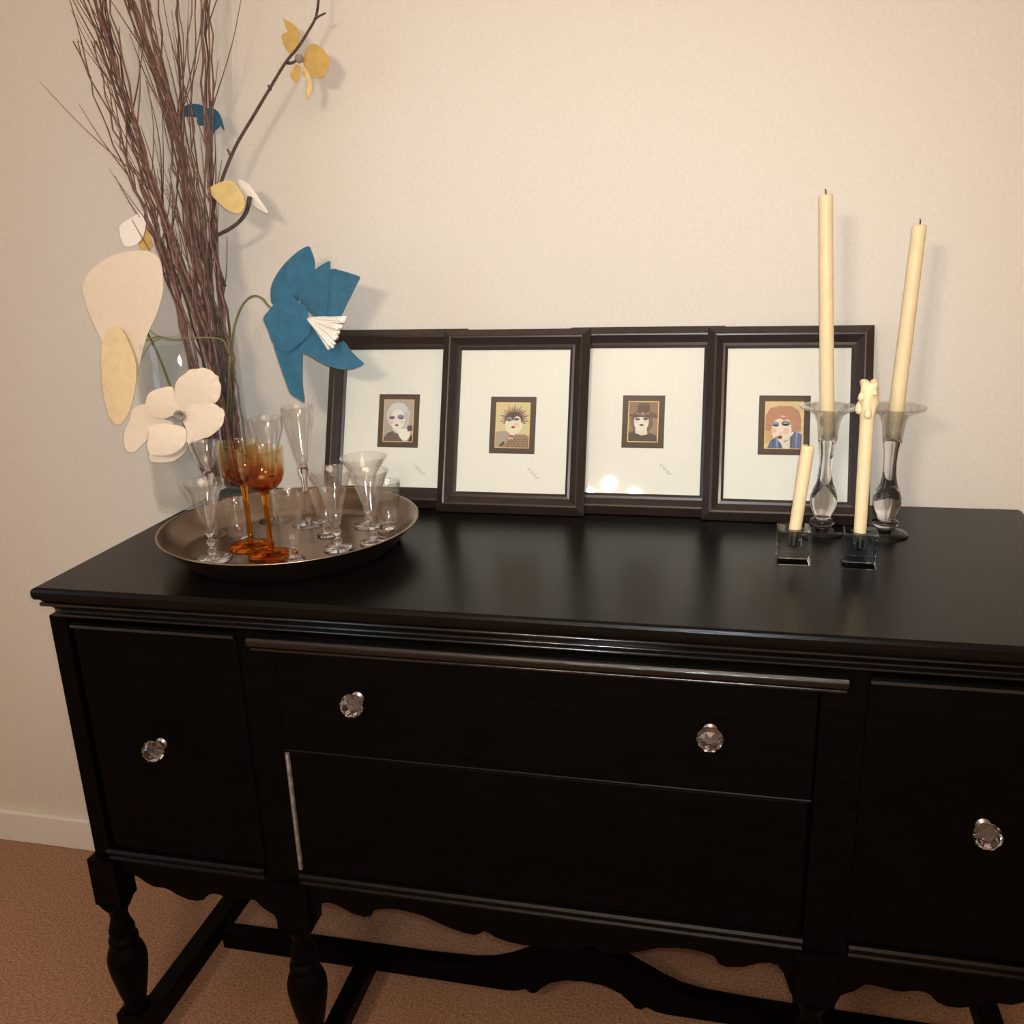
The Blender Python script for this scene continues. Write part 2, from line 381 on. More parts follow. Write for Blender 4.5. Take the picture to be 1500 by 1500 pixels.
# each print: flat ink shapes, x to the right and y downwards, 0..100 across and 0..130 down
pr1 = [([(0, 0), (100, 0), (100, 130), (0, 130)], (176, 168, 160)),
       ell(48, 48, 40, 38, (206, 204, 198)), ell(30, 60, 18, 22, (200, 196, 190)), ell(72, 62, 16, 26, (196, 192, 186)), ell(48, 26, 30, 18, (212, 212, 206)),
       ([(0, 130), (2, 118), (14, 104), (30, 98), (48, 102), (60, 116), (68, 130)], (108, 92, 88)),
       ([(28, 84), (56, 84), (62, 104), (40, 104)], (214, 208, 196)),
       ell(47, 62, 25, 33, (232, 226, 216)),
       ell(28, 55, 10, 5, (120, 112, 124)), ell(58, 53, 12, 7, (132, 140, 158)), ell(27, 58, 7, 2.6, (70, 60, 64)), ell(58, 58, 8, 2.6, (70, 72, 84)),
       ell(26, 70, 7, 5, (234, 196, 184)), ell(64, 68, 7, 5, (236, 204, 190)), ell(45, 79, 6, 3, (128, 62, 44)),
       ([(46, 96), (60, 90), (78, 88), (92, 98), (92, 112), (82, 126), (68, 128), (56, 116)], (238, 234, 222)),
       ([(80, 86), (90, 78), (99, 82), (99, 96), (90, 96), (84, 100)], (92, 76, 80)), ([(86, 128), (95, 108), (99, 112), (99, 130)], (70, 52, 40))]
pr2 = [([(0, 0), (100, 0), (100, 130), (0, 130)], (214, 200, 152))]
for k in range(19):
    a = math.radians(-205 + k * 230 / 18); cx, cy = 55, 46
    L = 44 if k % 2 else 38
    pr2.append(lin((cx + 22 * math.cos(a), cy + 20 * math.sin(a)), (cx + L * math.cos(a), cy + (L - 4) * math.sin(a)), 7, (158, 122, 102) if k % 3 else (124, 104, 92)))
pr2 += [ell(54, 46, 28, 24, (150, 116, 98)), ([(0, 86), (16, 82), (36, 84), (50, 100), (36, 118), (22, 130), (0, 130)], (172, 158, 142)),
        ([(46, 96), (60, 92), (90, 92), (100, 98), (100, 130), (14, 130), (30, 122)], (150, 124, 102)),
        ell(54, 64, 26, 28, (230, 222, 196)), ([(44, 84), (58, 84), (56, 98), (46, 98)], (232, 222, 200)),
        ([(26, 56), (28, 42), (38, 30), (54, 25), (68, 28), (79, 40), (79, 54), (76, 58), (73, 44), (64, 38), (56, 42), (50, 52), (44, 46), (34, 46), (29, 50)], (92, 74, 62)),
        ell(40, 48, 9, 7, (140, 144, 150)), ell(61, 48, 9, 4, (112, 118, 124)), ell(61, 47, 4, 2.5, (58, 58, 62)), ell(38, 50, 6, 2, (80, 80, 84)),
        ell(62, 64, 8, 6, (238, 196, 176)), ell(52, 71, 5.5, 3.4, (160, 62, 56)), ([(40, 94), (56, 94), (54, 100), (42, 100)], (172, 88, 74)), ell(46, 104, 8, 4, (212, 190, 164))]
for i in range(6):
    for j in range(4):
        x = 36 + i * 11 + (j % 2) * 5; y = 106 + j * 7
        if x < 98 and y < 128: pr2.append(ell(x, y, 2.6, 1.6, (112, 84, 66), rot=30, n=10))
pr2.append(([(12, 124), (26, 112), (30, 120), (16, 128)], (90, 76, 52)))
pr3 = [([(0, 0), (100, 0), (100, 130), (0, 130)], (140, 118, 98)), ell(84, 74, 18, 30, (158, 134, 116)), ell(14, 64, 12, 34, (150, 130, 104)),
       ell(46, 66, 38, 40, (122, 102, 88)), ([(0, 130), (0, 104), (18, 94), (46, 106), (74, 102), (94, 110), (100, 130)], (84, 74, 66)),
       ([(24, 78), (62, 82), (66, 106), (46, 110), (24, 102)], (226, 218, 190)), ell(44, 66, 25, 31, (234, 226, 210)),
       ([(28, 36), (29, 14), (36, 6), (54, 4), (70, 8), (72, 20), (70, 36)], (98, 80, 72)), ([(2, 44), (26, 32), (48, 38), (72, 32), (97, 42), (96, 54), (76, 50), (62, 46), (50, 48), (28, 48), (12, 54)], (104, 84, 74)),
       ([(22, 34), (48, 41), (72, 34), (71, 38), (48, 45), (24, 39)], (166, 130, 104)), ([(20, 54), (26, 44), (46, 46), (68, 44), (72, 56), (62, 50), (46, 50), (30, 51)], (98, 80, 74)),
       ell(31, 57, 8, 4, (112, 96, 108)), ell(58, 55, 9, 5, (116, 108, 118)), ell(30, 58, 4, 2, (62, 54, 62)), ell(58, 57, 4, 2, (62, 54, 62)),
       ell(26, 66, 6, 4, (234, 204, 194)), ell(60, 64, 6, 4, (236, 200, 186)), ell(45, 76, 8, 3, (116, 66, 66)), lin((50, 58), (54, 68), 2, (206, 192, 170))]
pr4 = [([(0, 0), (100, 0), (100, 130), (0, 130)], (218, 196, 150)), ([(0, 40), (12, 18), (36, 11), (70, 12), (88, 24), (95, 50), (94, 82), (70, 84), (20, 84), (0, 92)], (184, 136, 106)),
       ell(46, 46, 40, 34, (190, 138, 108)), ([(0, 80), (20, 82), (32, 96), (12, 112), (0, 120)], (206, 168, 116)),
       ell(44, 78, 26, 40, (236, 222, 200)), ([(46, 100), (64, 96), (66, 130), (44, 130)], (228, 220, 200)),
       ([(14, 60), (20, 44), (34, 38), (48, 42), (62, 40), (70, 50), (74, 64), (66, 54), (58, 48), (50, 52), (38, 46), (28, 50), (20, 58)], (190, 136, 106)),
       ell(26, 62, 11, 7, (150, 152, 164)), ell(54, 60, 12, 7, (112, 124, 126)), ell(28, 66, 8, 3, (62, 62, 76)), ell(54, 64, 9, 3, (40, 44, 50)), ell(54, 59, 4, 1.6, (208, 210, 206)),
       ell(23, 80, 8, 7, (236, 186, 164)), ell(55, 82, 8, 9, (238, 190, 174)), lin((43, 84), (41, 96), 2, (196, 170, 148)), ell(40, 99, 6, 5, (150, 48, 36)),
       ([(7, 130), (14, 110), (32, 96), (36, 108), (46, 122), (48, 130)], (92, 112, 138)), ([(67, 130), (67, 94), (76, 82), (90, 86), (98, 92), (96, 130)], (104, 112, 142)),
       lin((22, 106), (22, 130), 5, (60, 84, 116)), lin((32, 100), (33, 130), 5, (142, 164, 190)), lin((41, 114), (41, 130), 4, (52, 60, 96)), lin((84, 84), (83, 130), 6, (150, 152, 184)), lin((92, 88), (92, 130), 4, (92, 132, 168)), lin((71, 92), (71, 130), 4, (84, 88, 92)), ([(66, 92), (74, 82), (76, 86), (69, 97)], (238, 232, 226)),
       lin((50, 112), (62, 106), 3, (98, 112, 112))]

def framed(x, yfoot, shapes, label, pw=.083, ph=.102, pv=.159, pu=0.003, sig=(0.030, .082)):
    root = empty('framed_portrait', (x, yfoot, ZC), label, 'picture', 'framed portraits leaning on the wall', (-LEAN, 0, 0))
    b = .0345; bv = .0372
    # moulding profile: (fraction across the face from the opening, height)
    prof = [(0, .0), (0, .0045), (.12, .0065), (.24, .0060), (.34, .0085), (.55, .0140), (.62, .0145), (.66, .0138), (1.0, .0050), (1.0, .0)]
    m = BM(); rings = []
    hw, hh = FWD / 2, FHT / 2
    for f, h in prof:
        ox, oz = hw - b * (1 - f), hh - bv * (1 - f)
        rings.append([m.verts.new(p) for p in ((-ox, -h, hh - oz), (ox, -h, hh - oz), (ox, -h, hh + oz), (-ox, -h, hh + oz))])
    for A, B in zip(rings, rings[1:] + rings[:1]):
        for k in range(4): m.faces.new((A[k], A[(k + 1) % 4], B[(k + 1) % 4], B[k]))
    obj('frame', m, MFRM, root)
    iw, ih = hw - b, hh - bv
    obj('mat_board', box(BM(), -iw, iw, -.0014, -.0002, hh - ih, hh + ih), MMAT, root)
    # mount with gold line and print
    mt = obj('mount', box(BM(), pu - pw / 2, pu + pw / 2, -.0021, -.0014, pv - ph / 2, pv + ph / 2), MBORD, root)
    q = .0100
    g = BM(); a, c = pw / 2 - q, ph / 2 - q
    for x0, x1, z0, z1 in ((-a, a, c - .0014, c), (-a, a, -c, -c + .0014), (-a, -a + .0014, -c, c), (a - .0014, a, -c, c)):
        box(g, pu + x0, pu + x1, -.0025, -.0021, pv + z0, pv + z1)
    obj('gold_line', g, MGOLD, root)
    aw, ah = pw / 2 - q - .001, ph / 2 - q - .001
    m = BM(); mats = []; y = -.0022
    for pts, c in shapes:
        fm = flat(*c)
        if fm not in mats: mats.append(fm)
        P = [(pu - aw + 2 * aw * max(0, min(100, px)) / 100, pv + ah - 2 * ah * max(0, min(130, py)) / 130) for px, py in pts]
        vs = [m.verts.new((px, y, pz)) for px, pz in P]
        nb = len(m.faces)
        f = m.faces.new(vs); f.material_index = mats.index(fm)
        f.normal_update()
        if f.normal.y > 0: f.normal_flip()
        y -= .00003
    ng = [f for f in m.faces if len(f.verts) > 4]
    bmesh.ops.triangulate(m, faces=ng)
    obj('portrait_print', m, mats, root, recalc=False)
    # pencil signature
    m = BM(); sx, sz = sig
    for k in range(3):
        pts = [Vector((sx + k * .006 + t * .011 + .0015 * math.sin(t * 17 + k), -.0017, sz - k * .006 - t * .004 + .002 * math.sin(t * 23 + 2 * k))) for t in [i / 14 for i in range(15)]]
        tube(m, pts, .00035, .0002, 4)
    obj('signature', m, MPENC, root)
    obj('picture_glass', box(BM(), -iw, iw, -.0040, -.0034, hh - ih, hh + ih), MPIC, root)
    return root
framed(-.381, -.1165, pr1, 'dark-framed portrait of a white-haired lady in grey, at the far left behind the tray', .079, .099, .160, .007, (.040, .078))
framed(-.1535, -.1335, pr2, 'dark-framed portrait of a woman with spiky brown hair, overlapping the frames beside it', .083, .102, .158, .0, (.030, .080))
framed(.077, -.1165, pr3, 'dark-framed portrait of a woman in a brown hat, tucked behind two frames', .073, .092, .1635, -.001, (.030, .088))
framed(.3155, -.1300, pr4, 'dark-framed portrait of a red-haired woman in blue stripes, behind the candles', .083, .100, .163, -.004, (.050, .080))

# ------------------------------------------------------------------ silver tray and the glasses on it
TX, TY, TR = -0.464, -0.353, 0.2057
tr = BM()
lathe(tr, [(0, .002), (.150, .002), (.158, .0), (.163, .003), (.176, .013), (.192, .030), (.203, .0415), (TR, .0435), (TR + .0005, .0452), (.2035, .0455), (.201, .0440), (.189, .032), (.172, .0155), (.160, .0095), (.150, .0080), (0, .0080)], 96)
tray = obj('serving_tray', tr, MSILV, None, True, (TX, TY, ZC))
tag(tray, 'round shallow silver tray full of drinking glasses on the black sideboard', 'tray')

ZG = ZC + .0082
def glass(x, y, prof_in, rim, stem, foot, label, bowl_m=MGL, solid_m=MSOL, name='cordial_glass', n=36, thick=.0014, cat='glass', facets=False, lean=(0, 0)):
    """prof_in: outer bowl profile (r, z) from the bottom up; stem and foot: solid lathe profiles"""
    root = empty(name, (x, y, ZG), label, cat, 'glasses on the silver tray', (lean[0], lean[1], 0))
    outer = prof_in; inner = [(max(r - thick, .0008), z + (thick if i == 0 else 0)) for i, (r, z) in enumerate(prof_in)]
    rr, rh = outer[-1]; prof = [(0, outer[0][1])] + outer[:-1] + [(rr, rh - .0016), (rr + .0005, rh - .0009), (rr + .0004, rh), (rr - thick / 2, rh + .0006)] + list(reversed(inner)) + [(0, inner[0][1])]
    b = BM(); lathe(b, prof, n)
    if facets:
        for v in b.verts:
            r = math.hypot(v.co.x, v.co.y)
            if r > .002:
                a = math.atan2(v.co.y, v.co.x); k = 1 + .05 * math.cos(10 * a) * (1 - min(1, v.co.z / outer[-1][1]) ** 3)
                v.co.x *= k; v.co.y *= k
    obj('bowl', b, bowl_m, root, True)
    if stem: obj('stem', lathe(BM(), stem, 24), solid_m, root, True)
    if foot: obj('foot', lathe(BM(), foot, n), solid_m, root, True)
    return root
def footp(r, z=.006, neck=.004):
    return [(0, 0), (r * .98, 0), (r, .0012), (r * .96, .0024), (r * .55, z * .62), (neck * 1.3, z), (0, z)]
def knop_stem(z0, z1, r=.004, k=3):
    out = [(0, z0), (r * .8, z0)]
    for i in range(k):
        a = z0 + (z1 - z0) * i / k; d = (z1 - z0) / k
        out += [(r * .75, a + d * .08), (r * 1.35, a + d * .30), (r * 1.75, a + d * .5), (r * 1.35, a + d * .72), (r * .75, a + d * .92)]
    return out + [(0, z1)]
# two amber coupes
def amber(x, y, label, h=.171):
    bowl = [(.004, .104), (.012, .106), (.021, .111), (.028, .119), (.032, .130), (.034, .144), (.0345, .160), (.0343, h)]
    return glass(x, y, bowl, None, [(0, .006), (.0058, .006), (.0046, .014), (.0040, .035), (.0042, .070), (.0052, .096), (.0075, .1045), (0, .1045)], footp(.036, .010, .006), label, MAMB, MAMS, 'amber_coupe', 44)
amber(-.4688, -.4175, 'amber coupe glass on a tall stem, nearest the tray front rim')
amber(-.5234, -.3800, 'amber coupe glass overlapped by the other amber coupe, further back on the tray')
# trumpet cordials
def trumpet(x, y, h, r, z0, fr, label, knops=3, facets=True):
    bowl = [(.003, z0), (.006, z0 + .004), (.010, z0 + (h - z0) * .2), (.0155, z0 + (h - z0) * .45), (.021, z0 + (h - z0) * .68), (r * .86, z0 + (h - z0) * .88), (r, h)]
    return glass(x, y, bowl, None, knop_stem(.005, z0 + .001, .0042, knops), footp(fr), label, name='cordial_glass', facets=facets)
trumpet(-.5547, -.4444, .124, .0315, .050, .030, 'clear trumpet cordial with beaded stem at the left front of the tray', 3)
trumpet(-.3758, -.3732, .129, .0345, .036, .024, 'clear wide cone cordial at front centre right, with a spread V bowl', 2)
# shot-style footed cordials
def shooter(x, y, h, r, label, fr=.017, z0=.020):
    bowl = [(.0055, z0), (.0095, z0 + .006), (.0130, z0 + (h - z0) * .25), (.0175, z0 + (h - z0) * .55), (r * .96, z0 + (h - z0) * .82), (r, h)]
    return glass(x, y, bowl, None, [(0, .004), (.006, .004), (.0072, .010), (.0062, .015), (.0075, .0205), (0, .0205)], footp(fr, .005, .006), label, name='footed_shot_glass', facets=True, n=40, thick=.002)
shooter(-.4240, -.4311, .109, .0232, 'straight flared shot glass standing beside the front amber coupe')
shooter(-.4215, -.3120, .078, .0215, 'short clear shot glass half hidden behind the wide cone cordial', z0=.016)
# tall flutes at the back
def flute(x, y, h, r, label, z0=.085, fr=.029, bulb=True):
    bowl = [(.004, z0), (.0085, z0 + .006), (.0130, z0 + (h - z0) * .22), (.0185, z0 + (h - z0) * .5), (r * .93, z0 + (h - z0) * .78), (r, h)]
    stem = [(0, .005), (.0050, .005), (.0040, .015), (.0038, z0 * .5), (.0045, z0 - .022), (.0085, z0 - .012), (.0090, z0 - .006), (.006, z0 + .001), (0, z0 + .001)]
    return glass(x, y, bowl, None, stem, footp(fr), label, name='champagne_flute')
flute(-.4790, -.2582, .205, .0262, 'tallest clear flute at the back of the tray, in front of the leftmost frame', .105)
flute(-.5480, -.2440, .182, .0300, 'clear flute at the back of the tray, between the amber coupes and the tallest flute', .085)
flute(-.6150, -.3300, .158, .0250, 'clear flute at the far left of the tray, beneath the cream flower', .110, .024)
# small tumbler leaning look
glass(-.5680, -.3400, [(.0165, .003), (.0178, .006), (.0172, .035), (.0176, .066)], None, None, [(0, 0), (.0165, 0), (.0175, .003), (0, .003)], 'small straight clear tumbler standing behind the amber coupe stems', name='tumbler', thick=.002)
# wide bowls at the right
trumpet(-.3720, -.2519, .120, .0390, .034, .027, 'clear cone cordial with the widest rim, at the back right of the tray', 2, False)
trumpet(-.3300, -.3390, .119, .0320, .036, .022, 'clear bell cordial at the right front edge of the tray', 2)
glass(-.3240, -.2800, [(.0135, .014), (.0165, .019), (.0190, .045), (.0215, .070), (.0230, .086)], None, [(0, .004), (.0075, .004), (.0085, .010), (.0125, .0145), (0, .0145)], footp(.021, .0055, .007), 'rightmost clear glass on the tray, a plain footed tumbler', name='footed_tumbler', thick=.0018)

# ------------------------------------------------------------------ candle holders and candles
MCUP = thin_glass('candle_cup_glass', (0.95, 0.96, 0.97, 1), 0.8, 0.06, refr=0.25)
def candlestick(x, y, label):
    root = empty('candlestick', (x, y, ZC), label, 'candle holder', 'tall glass candlesticks')
    base = [(0, 0), (.034, 0), (.0355, .0015), (.035, .0035), (.026, .0075), (.016, .0110), (.0150, .0135), (.0190, .0165), (.0205, .0195), (.0190, .0225), (.0135, .0250), (0, .0255)]
    stem_ = [(0, .0255), (.0125, .0258), (.0127, .0275), (.0155, .0340), (.0192, .0430), (.0210, .0530), (.0203, .0630), (.0170, .0730), (.0125, .0830), (.0102, .0960), (.0097, .1150), (.0105, .1330), (.0125, .1450), (.0140, .1525), (0, .1530)]
    cup = [(0, .1532), (.0142, .1532), (.0150, .1650), (.0170, .1820), (.0215, .1930), (.0300, .1990), (.0405, .2020), (.0440, .2035), (.0440, .2055), (.0400, .2050), (.0300, .2025), (.0205, .1965), (.0150, .1850), (.0122, .1720), (.0118, .1570), (0, .1565)]
    obj('base', lathe(BM(), base, 48), MSOL, root, True)
    obj('stem', lathe(BM(), stem_, 48), MSOL, root, True)
    obj('cup', lathe(BM(), cup, 48), MCUP, root, True)
    return root
candlestick(.3715, -.1752, 'tall clear glass candlestick with a flared rim, in front of the rightmost portrait')
candlestick(.4675, -.1720, 'tall clear glass candlestick at the right end, beside the wall right of the frames')

def candle(name, p0, p1, r0, r1, label, cat='candle', lumps=0, wick=True, group=None):
    p0, p1 = Vector(p0), Vector(p1); L = (p1 - p0).length
    root = empty(name, p0, label, cat, group)
    q = Vector((0, 0, 1)).rotation_difference((p1 - p0).normalized()); root.rotation_mode = 'QUATERNION'; root.rotation_quaternion = q
    prof = [(0, 0), (r0 * .92, .0), (r0, .002)]
    for k in range(1, 20):
        f = k / 20; prof.append((r0 * (1 - f) + r1 * f, L * f))
    prof += [(r1, L - .003), (r1 * .8, L - .0005), (r1 * .3, L - .0012), (0, L - .0015)]
    b = lathe(BM(), prof, 28)
    if lumps:
        for v in b.verts:
            r = math.hypot(v.co.x, v.co.y); z = v.co.z
            if r > .003 and z > L - .055:
                a = math.atan2(v.co.y, v.co.x); t = min(1, (z - (L - .055)) / .02)
                k = 1 + t * (.22 + .30 * math.sin(3 * a + z * 70) * .6 + .22 * math.sin(5 * a - z * 160)) * lumps
                v.co.x *= k; v.co.y *= k
                if z > L - .004: v.co.z += .004 * math.sin(2 * a + 1) * lumps
    obj('wax', b, MWAX, root, True)
    if lumps:
        for a, z, s, l in ((2.9, L - .038, .0065, .020), (3.6, L - .022, .0055, .014), (0.3, L - .030, .005, .016), (4.6, L - .044, .0055, .018), (5.3, L - .016, .0045, .010)):
            d = lathe(BM(), [(0, -l / 2), (s * .7, -l * .42), (s, -l * .2), (s * .8, l * .2), (s * .35, l * .45), (0, l / 2)], 14)
            obj('drip', d, MWAX, root, True, (r1 * 1.05 * math.cos(a), r1 * 1.05 * math.sin(a), z))
    if wick:
        wk = BM(); tube(wk, [Vector((0, 0, L - .003)), Vector((.0004, 0, L + .003)), Vector((-.0008, 0, L + .0075))], .0009, .0007, 6)
        obj('wick', wk, MWICK, root)
    return root
zt = lambda px, py, y: at(px, py, y=y)
candle('taper_candle', (.3705, -.1752, ZC + .1570), (.3705 - .025, -.1752, ZC + .5160), .0110, .0098, 'tall unburnt cream taper standing in the candlestick before the rightmost portrait', group='cream taper candles')
candle('taper_candle', (.4675, -.1720, ZC + .1570), (.4675 + .010, -.1720, ZC + .470), .0110, .0098, 'cream taper leaning outward in the candlestick at the right end', group='cream taper candles')

def cube_holder(cx, cy, yaw, m, label, s=.0465, h=.051, hole=.0112, depth=.026):
    b = BM(); n = 40; hs = s / 2
    def sq(k):
        a = 2 * PI * k / n + PI / 4; c, d = math.cos(a), math.sin(a); f = hs / max(abs(c), abs(d)); return (c * f, d * f)
    top_o = [b.verts.new((*sq(k), h)) for k in range(n)]
    top_i = [b.verts.new((hole * math.cos(2 * PI * k / n + PI / 4), hole * math.sin(2 * PI * k / n + PI / 4), h)) for k in range(n)]
    low_i = [b.verts.new((hole * .92 * math.cos(2 * PI * k / n + PI / 4), hole * .92 * math.sin(2 * PI * k / n + PI / 4), h - depth)) for k in range(n)]
    bot = [b.verts.new((*sq(k), 0)) for k in range(n)]
    for A, B in ((bot, top_o), (top_o, top_i), (top_i, low_i)):
        for k in range(n): b.faces.new((A[k], A[(k + 1) % n], B[(k + 1) % n], B[k]))
    b.faces.new(list(reversed(bot))); b.faces.new(low_i)
    o = obj('cube_candle_holder', b, m, None, False, (cx, cy, ZC)); o.rotation_euler.z = yaw
    bv = o.modifiers.new('bevel', 'BEVEL'); bv.width = .0020; bv.segments = 3; bv.limit_method = 'ANGLE'; bv.angle_limit = 0.8
    return tag(o, label, 'candle holder', 'crystal cube candle holders')
cube_holder(.3180, -.3130, .03, MCUBE, 'clear crystal cube holder on the left, holding the short leaning candle')
cube_holder(.4095, -.3180, -.06, MCUBEB, 'crystal cube holder on the right, tinted with a bluish reflection, holding the dripping candle')
pA = at(1184, 652, y=-.305); pB = at(1274, 557, y=-.300)
candle('short_candle', (.3172, -.3130, ZC + .0262), tuple(pA), .0088, .0094, 'short slim cream candle leaning right in the left crystal cube', group='half-burnt cream candles')
candle('dripping_candle', (.4088, -.3180, ZC + .0262), tuple(pB), .0084, .0102, 'burnt cream candle with lumpy drips leaning in the right crystal cube', lumps=.6, group='half-burnt cream candles')

# ------------------------------------------------------------------ glass vase with twigs and felt flowers
VX, VY, VR, VH = -.754, -.125, .0915, .311
v = BM()
lathe(v, [(0, 0), (VR - .004, 0), (VR - .001, .003), (VR, .008), (VR, VH - .002), (VR - .001, VH), (VR - .003, VH), (VR - .004, VH - .002), (VR - .004, .012), (VR - .008, .009), (0, .009)], 72)
tag(obj('glass_vase', v, MVASE, None, True, (VX, VY, ZC)), 'tall clear glass cylinder vase holding bare twigs, behind the tray', 'vase')

def path(pts, y0, y1, per=6):
    """pixel path lifted to depths running from y0 (foot) to y1 (tip)"""
    n = len(pts) - 1
    return catmull([at(a, b, y=y0 + (y1 - y0) * i / n) for i, (a, b) in enumerate(pts)], per)
TW = 'bare brown twig in the tall bundle standing in the glass vase'
def twig(pts, y0, y1, r, m=MBARK, branches=4):
    b = BM(); P = path(pts, y0, y1, 5)
    for i in range(2, len(P) - 1):
        P[i] = P[i] + Vector((random.gauss(0, .0026), random.gauss(0, .0022), 0))
    tube(b, P, r, r * .38, 6)
    for k in range(branches):
        i = random.randint(int(len(P) * .35), len(P) - 3); d = (P[i + 1] - P[i]).normalized()
        s = random.choice((-1, 1)); L = random.uniform(.06, .22)
        q = (d + Vector((s * random.uniform(.18, .45), random.uniform(-.15, .15), 0))).normalized()
        B0 = P[i]; B1 = B0 + q * L * .5 + Vector((0, 0, .004)); B2 = B0 + (q * .75 + d * .25).normalized() * L
        if max(B1.y, B2.y) > -.01: continue
        tube(b, catmull([B0, B1, B2], 4), r * .45, r * .18, 5)
    o = obj('twig', b, m, None, True)
    return tag(o, TW, 'twig', 'bare twigs in the glass vase')
J = lambda s: random.gauss(0, s)
def bundle(n, keys, y_a, y_b, y_c, y_d, r, br, m):
    for k in range(n):
        f = (k + .5) / n
        lat = random.uniform(-1, 1)
        pts = [(x + lat * s + J(s * .34), y) for x, s, y in keys]
        y0 = random.uniform(y_a, y_b); y1 = random.uniform(y_c, y_d)
        twig(pts, y0, y1, r * random.uniform(.75, 1.25), m if random.random() < .75 else MBARKD, br)
bundle(11, [(345, 10, 712), (322, 12, 590), (297, 14, 480), (243, 14, 330), (198, 13, 190), (150, 22, 20), (125, 26, -90)], -.17, -.09, -.30, -.06, .0028, 5, MBARK)
bundle(11, [(350, 10, 712), (328, 14, 590), (306, 14, 480), (282, 13, 330), (258, 11, 190), (205, 14, 20), (180, 20, -90)], -.18, -.08, -.26, -.05, .0028, 4, MBARK)
bundle(7, [(356, 8, 712), (342, 8, 590), (328, 7, 480), (312, 6, 330), (303, 5, 190), (300, 7, 20), (298, 12, -90)], -.17, -.09, -.2, -.05, .0030, 2, MBARK)
bundle(6, [(350, 10, 712), (330, 12, 590), (312, 12, 480), (292, 12, 330), (268, 15, 190), (262, 22, 20), (258, 34, -90)], -.17, -.09, -.24, -.05, .0022, 3, MBARK)
bundle(5, [(326, 10, 712), (298, 8, 590), (272, 6, 480), (250, 8, 400), (214, 12, 300), (176, 16, 190), (130, 20, 60)], -.17, -.09, -.28, -.1, .0028, 3, MBARK)

def petal(root, out, yc, tilt, cup, m, name='petal', thick=.0016, centre=None, label=None, ripple=0.0):
    """felt petal: an outline in true size, dished and tilted in depth, given felt thickness"""
    n0 = len(out); dense = []
    for i in range(n0):
        a, b, c, d = (Vector(out[(i + k - 1) % n0]).to_2d() for k in range(4))
        for t in (0, .5):
            p = 0.5 * ((2 * b) + (c - a) * t + (2 * a - 5 * b + 4 * c - d) * t * t + (3 * b - a - 3 * c + d) * t ** 3) if t else b
            dense.append((p.x, p.y))
    cx = sum(p[0] for p in dense) / len(dense); cy = sum(p[1] for p in dense) / len(dense)
    fc = centre or (cx, cy); R = max(math.hypot(p[0] - fc[0], p[1] - fc[1]) for p in dense)
    b = BM(); rings = []
    for s in (1, .8, .6, .4, .2):
        ring = []
        for i, p in enumerate(dense):
            x, y = cx + (p[0] - cx) * s, cy + (p[1] - cy) * s
            f = math.hypot(x - fc[0], y - fc[1]) / R
            yy = yc + tilt * f - cup * .35 * (s * s) + ripple * math.sin(i * 1.3) * s ** 3
            ring.append(b.verts.new(at(x, y, y=min(yy, -.006)) - root.location))
        rings.append(ring)
    mid = b.verts.new(at(cx, cy, y=min(-.006, yc + tilt * math.hypot(cx - fc[0], cy - fc[1]) / R)) - root.location)
    n = len(dense)
    for A, B in zip(rings, rings[1:]):
        for k in range(n): b.faces.new((A[k], A[(k + 1) % n], B[(k + 1) % n], B[k]))
    for k in range(n): b.faces.new((rings[-1][k], rings[-1][(k + 1) % n], mid))
    o = obj(name, b, m, root, True)
    sd = o.modifiers.new('felt', 'SOLIDIFY'); sd.thickness = thick; sd.offset = 0
    es = o.modifiers.new('crisp_rim', 'EDGE_SPLIT'); es.split_angle = 0.8
    if label: o['label'] = label
    return o
def stem(root, pts, y0, y1, r0, r1, m=MGRN, name='stem', extra=()):
    b = BM(); tube(b, [p - root.location for p in path(pts, y0, y1)], r0, r1, 8)
    for e, a0, a1, q0, q1 in extra: tube(b, [p - root.location for p in path(e, a0, a1)], q0, q1, 6)
    return obj(name, b, m, root, True)
S = lambda pts, ox, oy, k: [(ox + x / k, oy + y / k) for x, y in pts]
def flower(name, px, py, y, label, cat='felt flower'):
    p = at(px, py, y=y); return empty(name, p, label, cat, 'felt flowers in the glass vase')

# big teal flower drooping before the leftmost frame
f = flower('felt_flower', 450, 465, -.15, 'large teal felt flower with white tassel drooping over the leftmost frame')
T = lambda pts: S(pts, 370, 350, 6)
c6 = (450, 465)
stem(f, [(338, 690), (337, 560), (341, 497), (346, 470), (356, 446), (370, 434), (384, 437), (396, 450), (420, 462), (446, 466)], -.13, -.14, .0022, .0018)
petal(f, T([(490, 62), (515, 98), (535, 150), (548, 200), (545, 270), (500, 350), (440, 440), (400, 560), (300, 560), (180, 575), (163, 520), (160, 480), (170, 400), (220, 300), (300, 200), (400, 110)]), -.132, .010, -.012, MTEAL, centre=c6)
petal(f, T([(680, 195), (683, 235), (685, 280), (640, 360), (560, 340), (545, 280), (560, 262), (620, 222)]), -.134, .006, -.004, MTEAL, centre=c6)
petal(f, T([(690, 265), (760, 275), (820, 290), (890, 312), (945, 335), (925, 380), (900, 430), (866, 500), (830, 570), (800, 635), (765, 685), (700, 700), (640, 700), (610, 600), (620, 480), (640, 380)]), -.142, -.020, .006, MTEAL, centre=c6)
petal(f, T([(548, 265), (610, 255), (685, 268), (680, 350), (668, 420), (664, 500), (655, 600), (640, 695), (590, 705), (540, 670), (480, 625), (435, 590), (415, 540), (410, 470), (440, 390), (500, 310)]), -.150, -.014, -.008, MTEAL, centre=c6)
petal(f, T([(180, 905), (250, 960), (320, 985), (440, 890), (442, 1000), (440, 1120), (440, 1250), (448, 1350), (458, 1440), (400, 1405), (335, 1362), (300, 1280), (265, 1180), (230, 1080)]), -.150, -.012, .010, MTEAL, centre=c6)
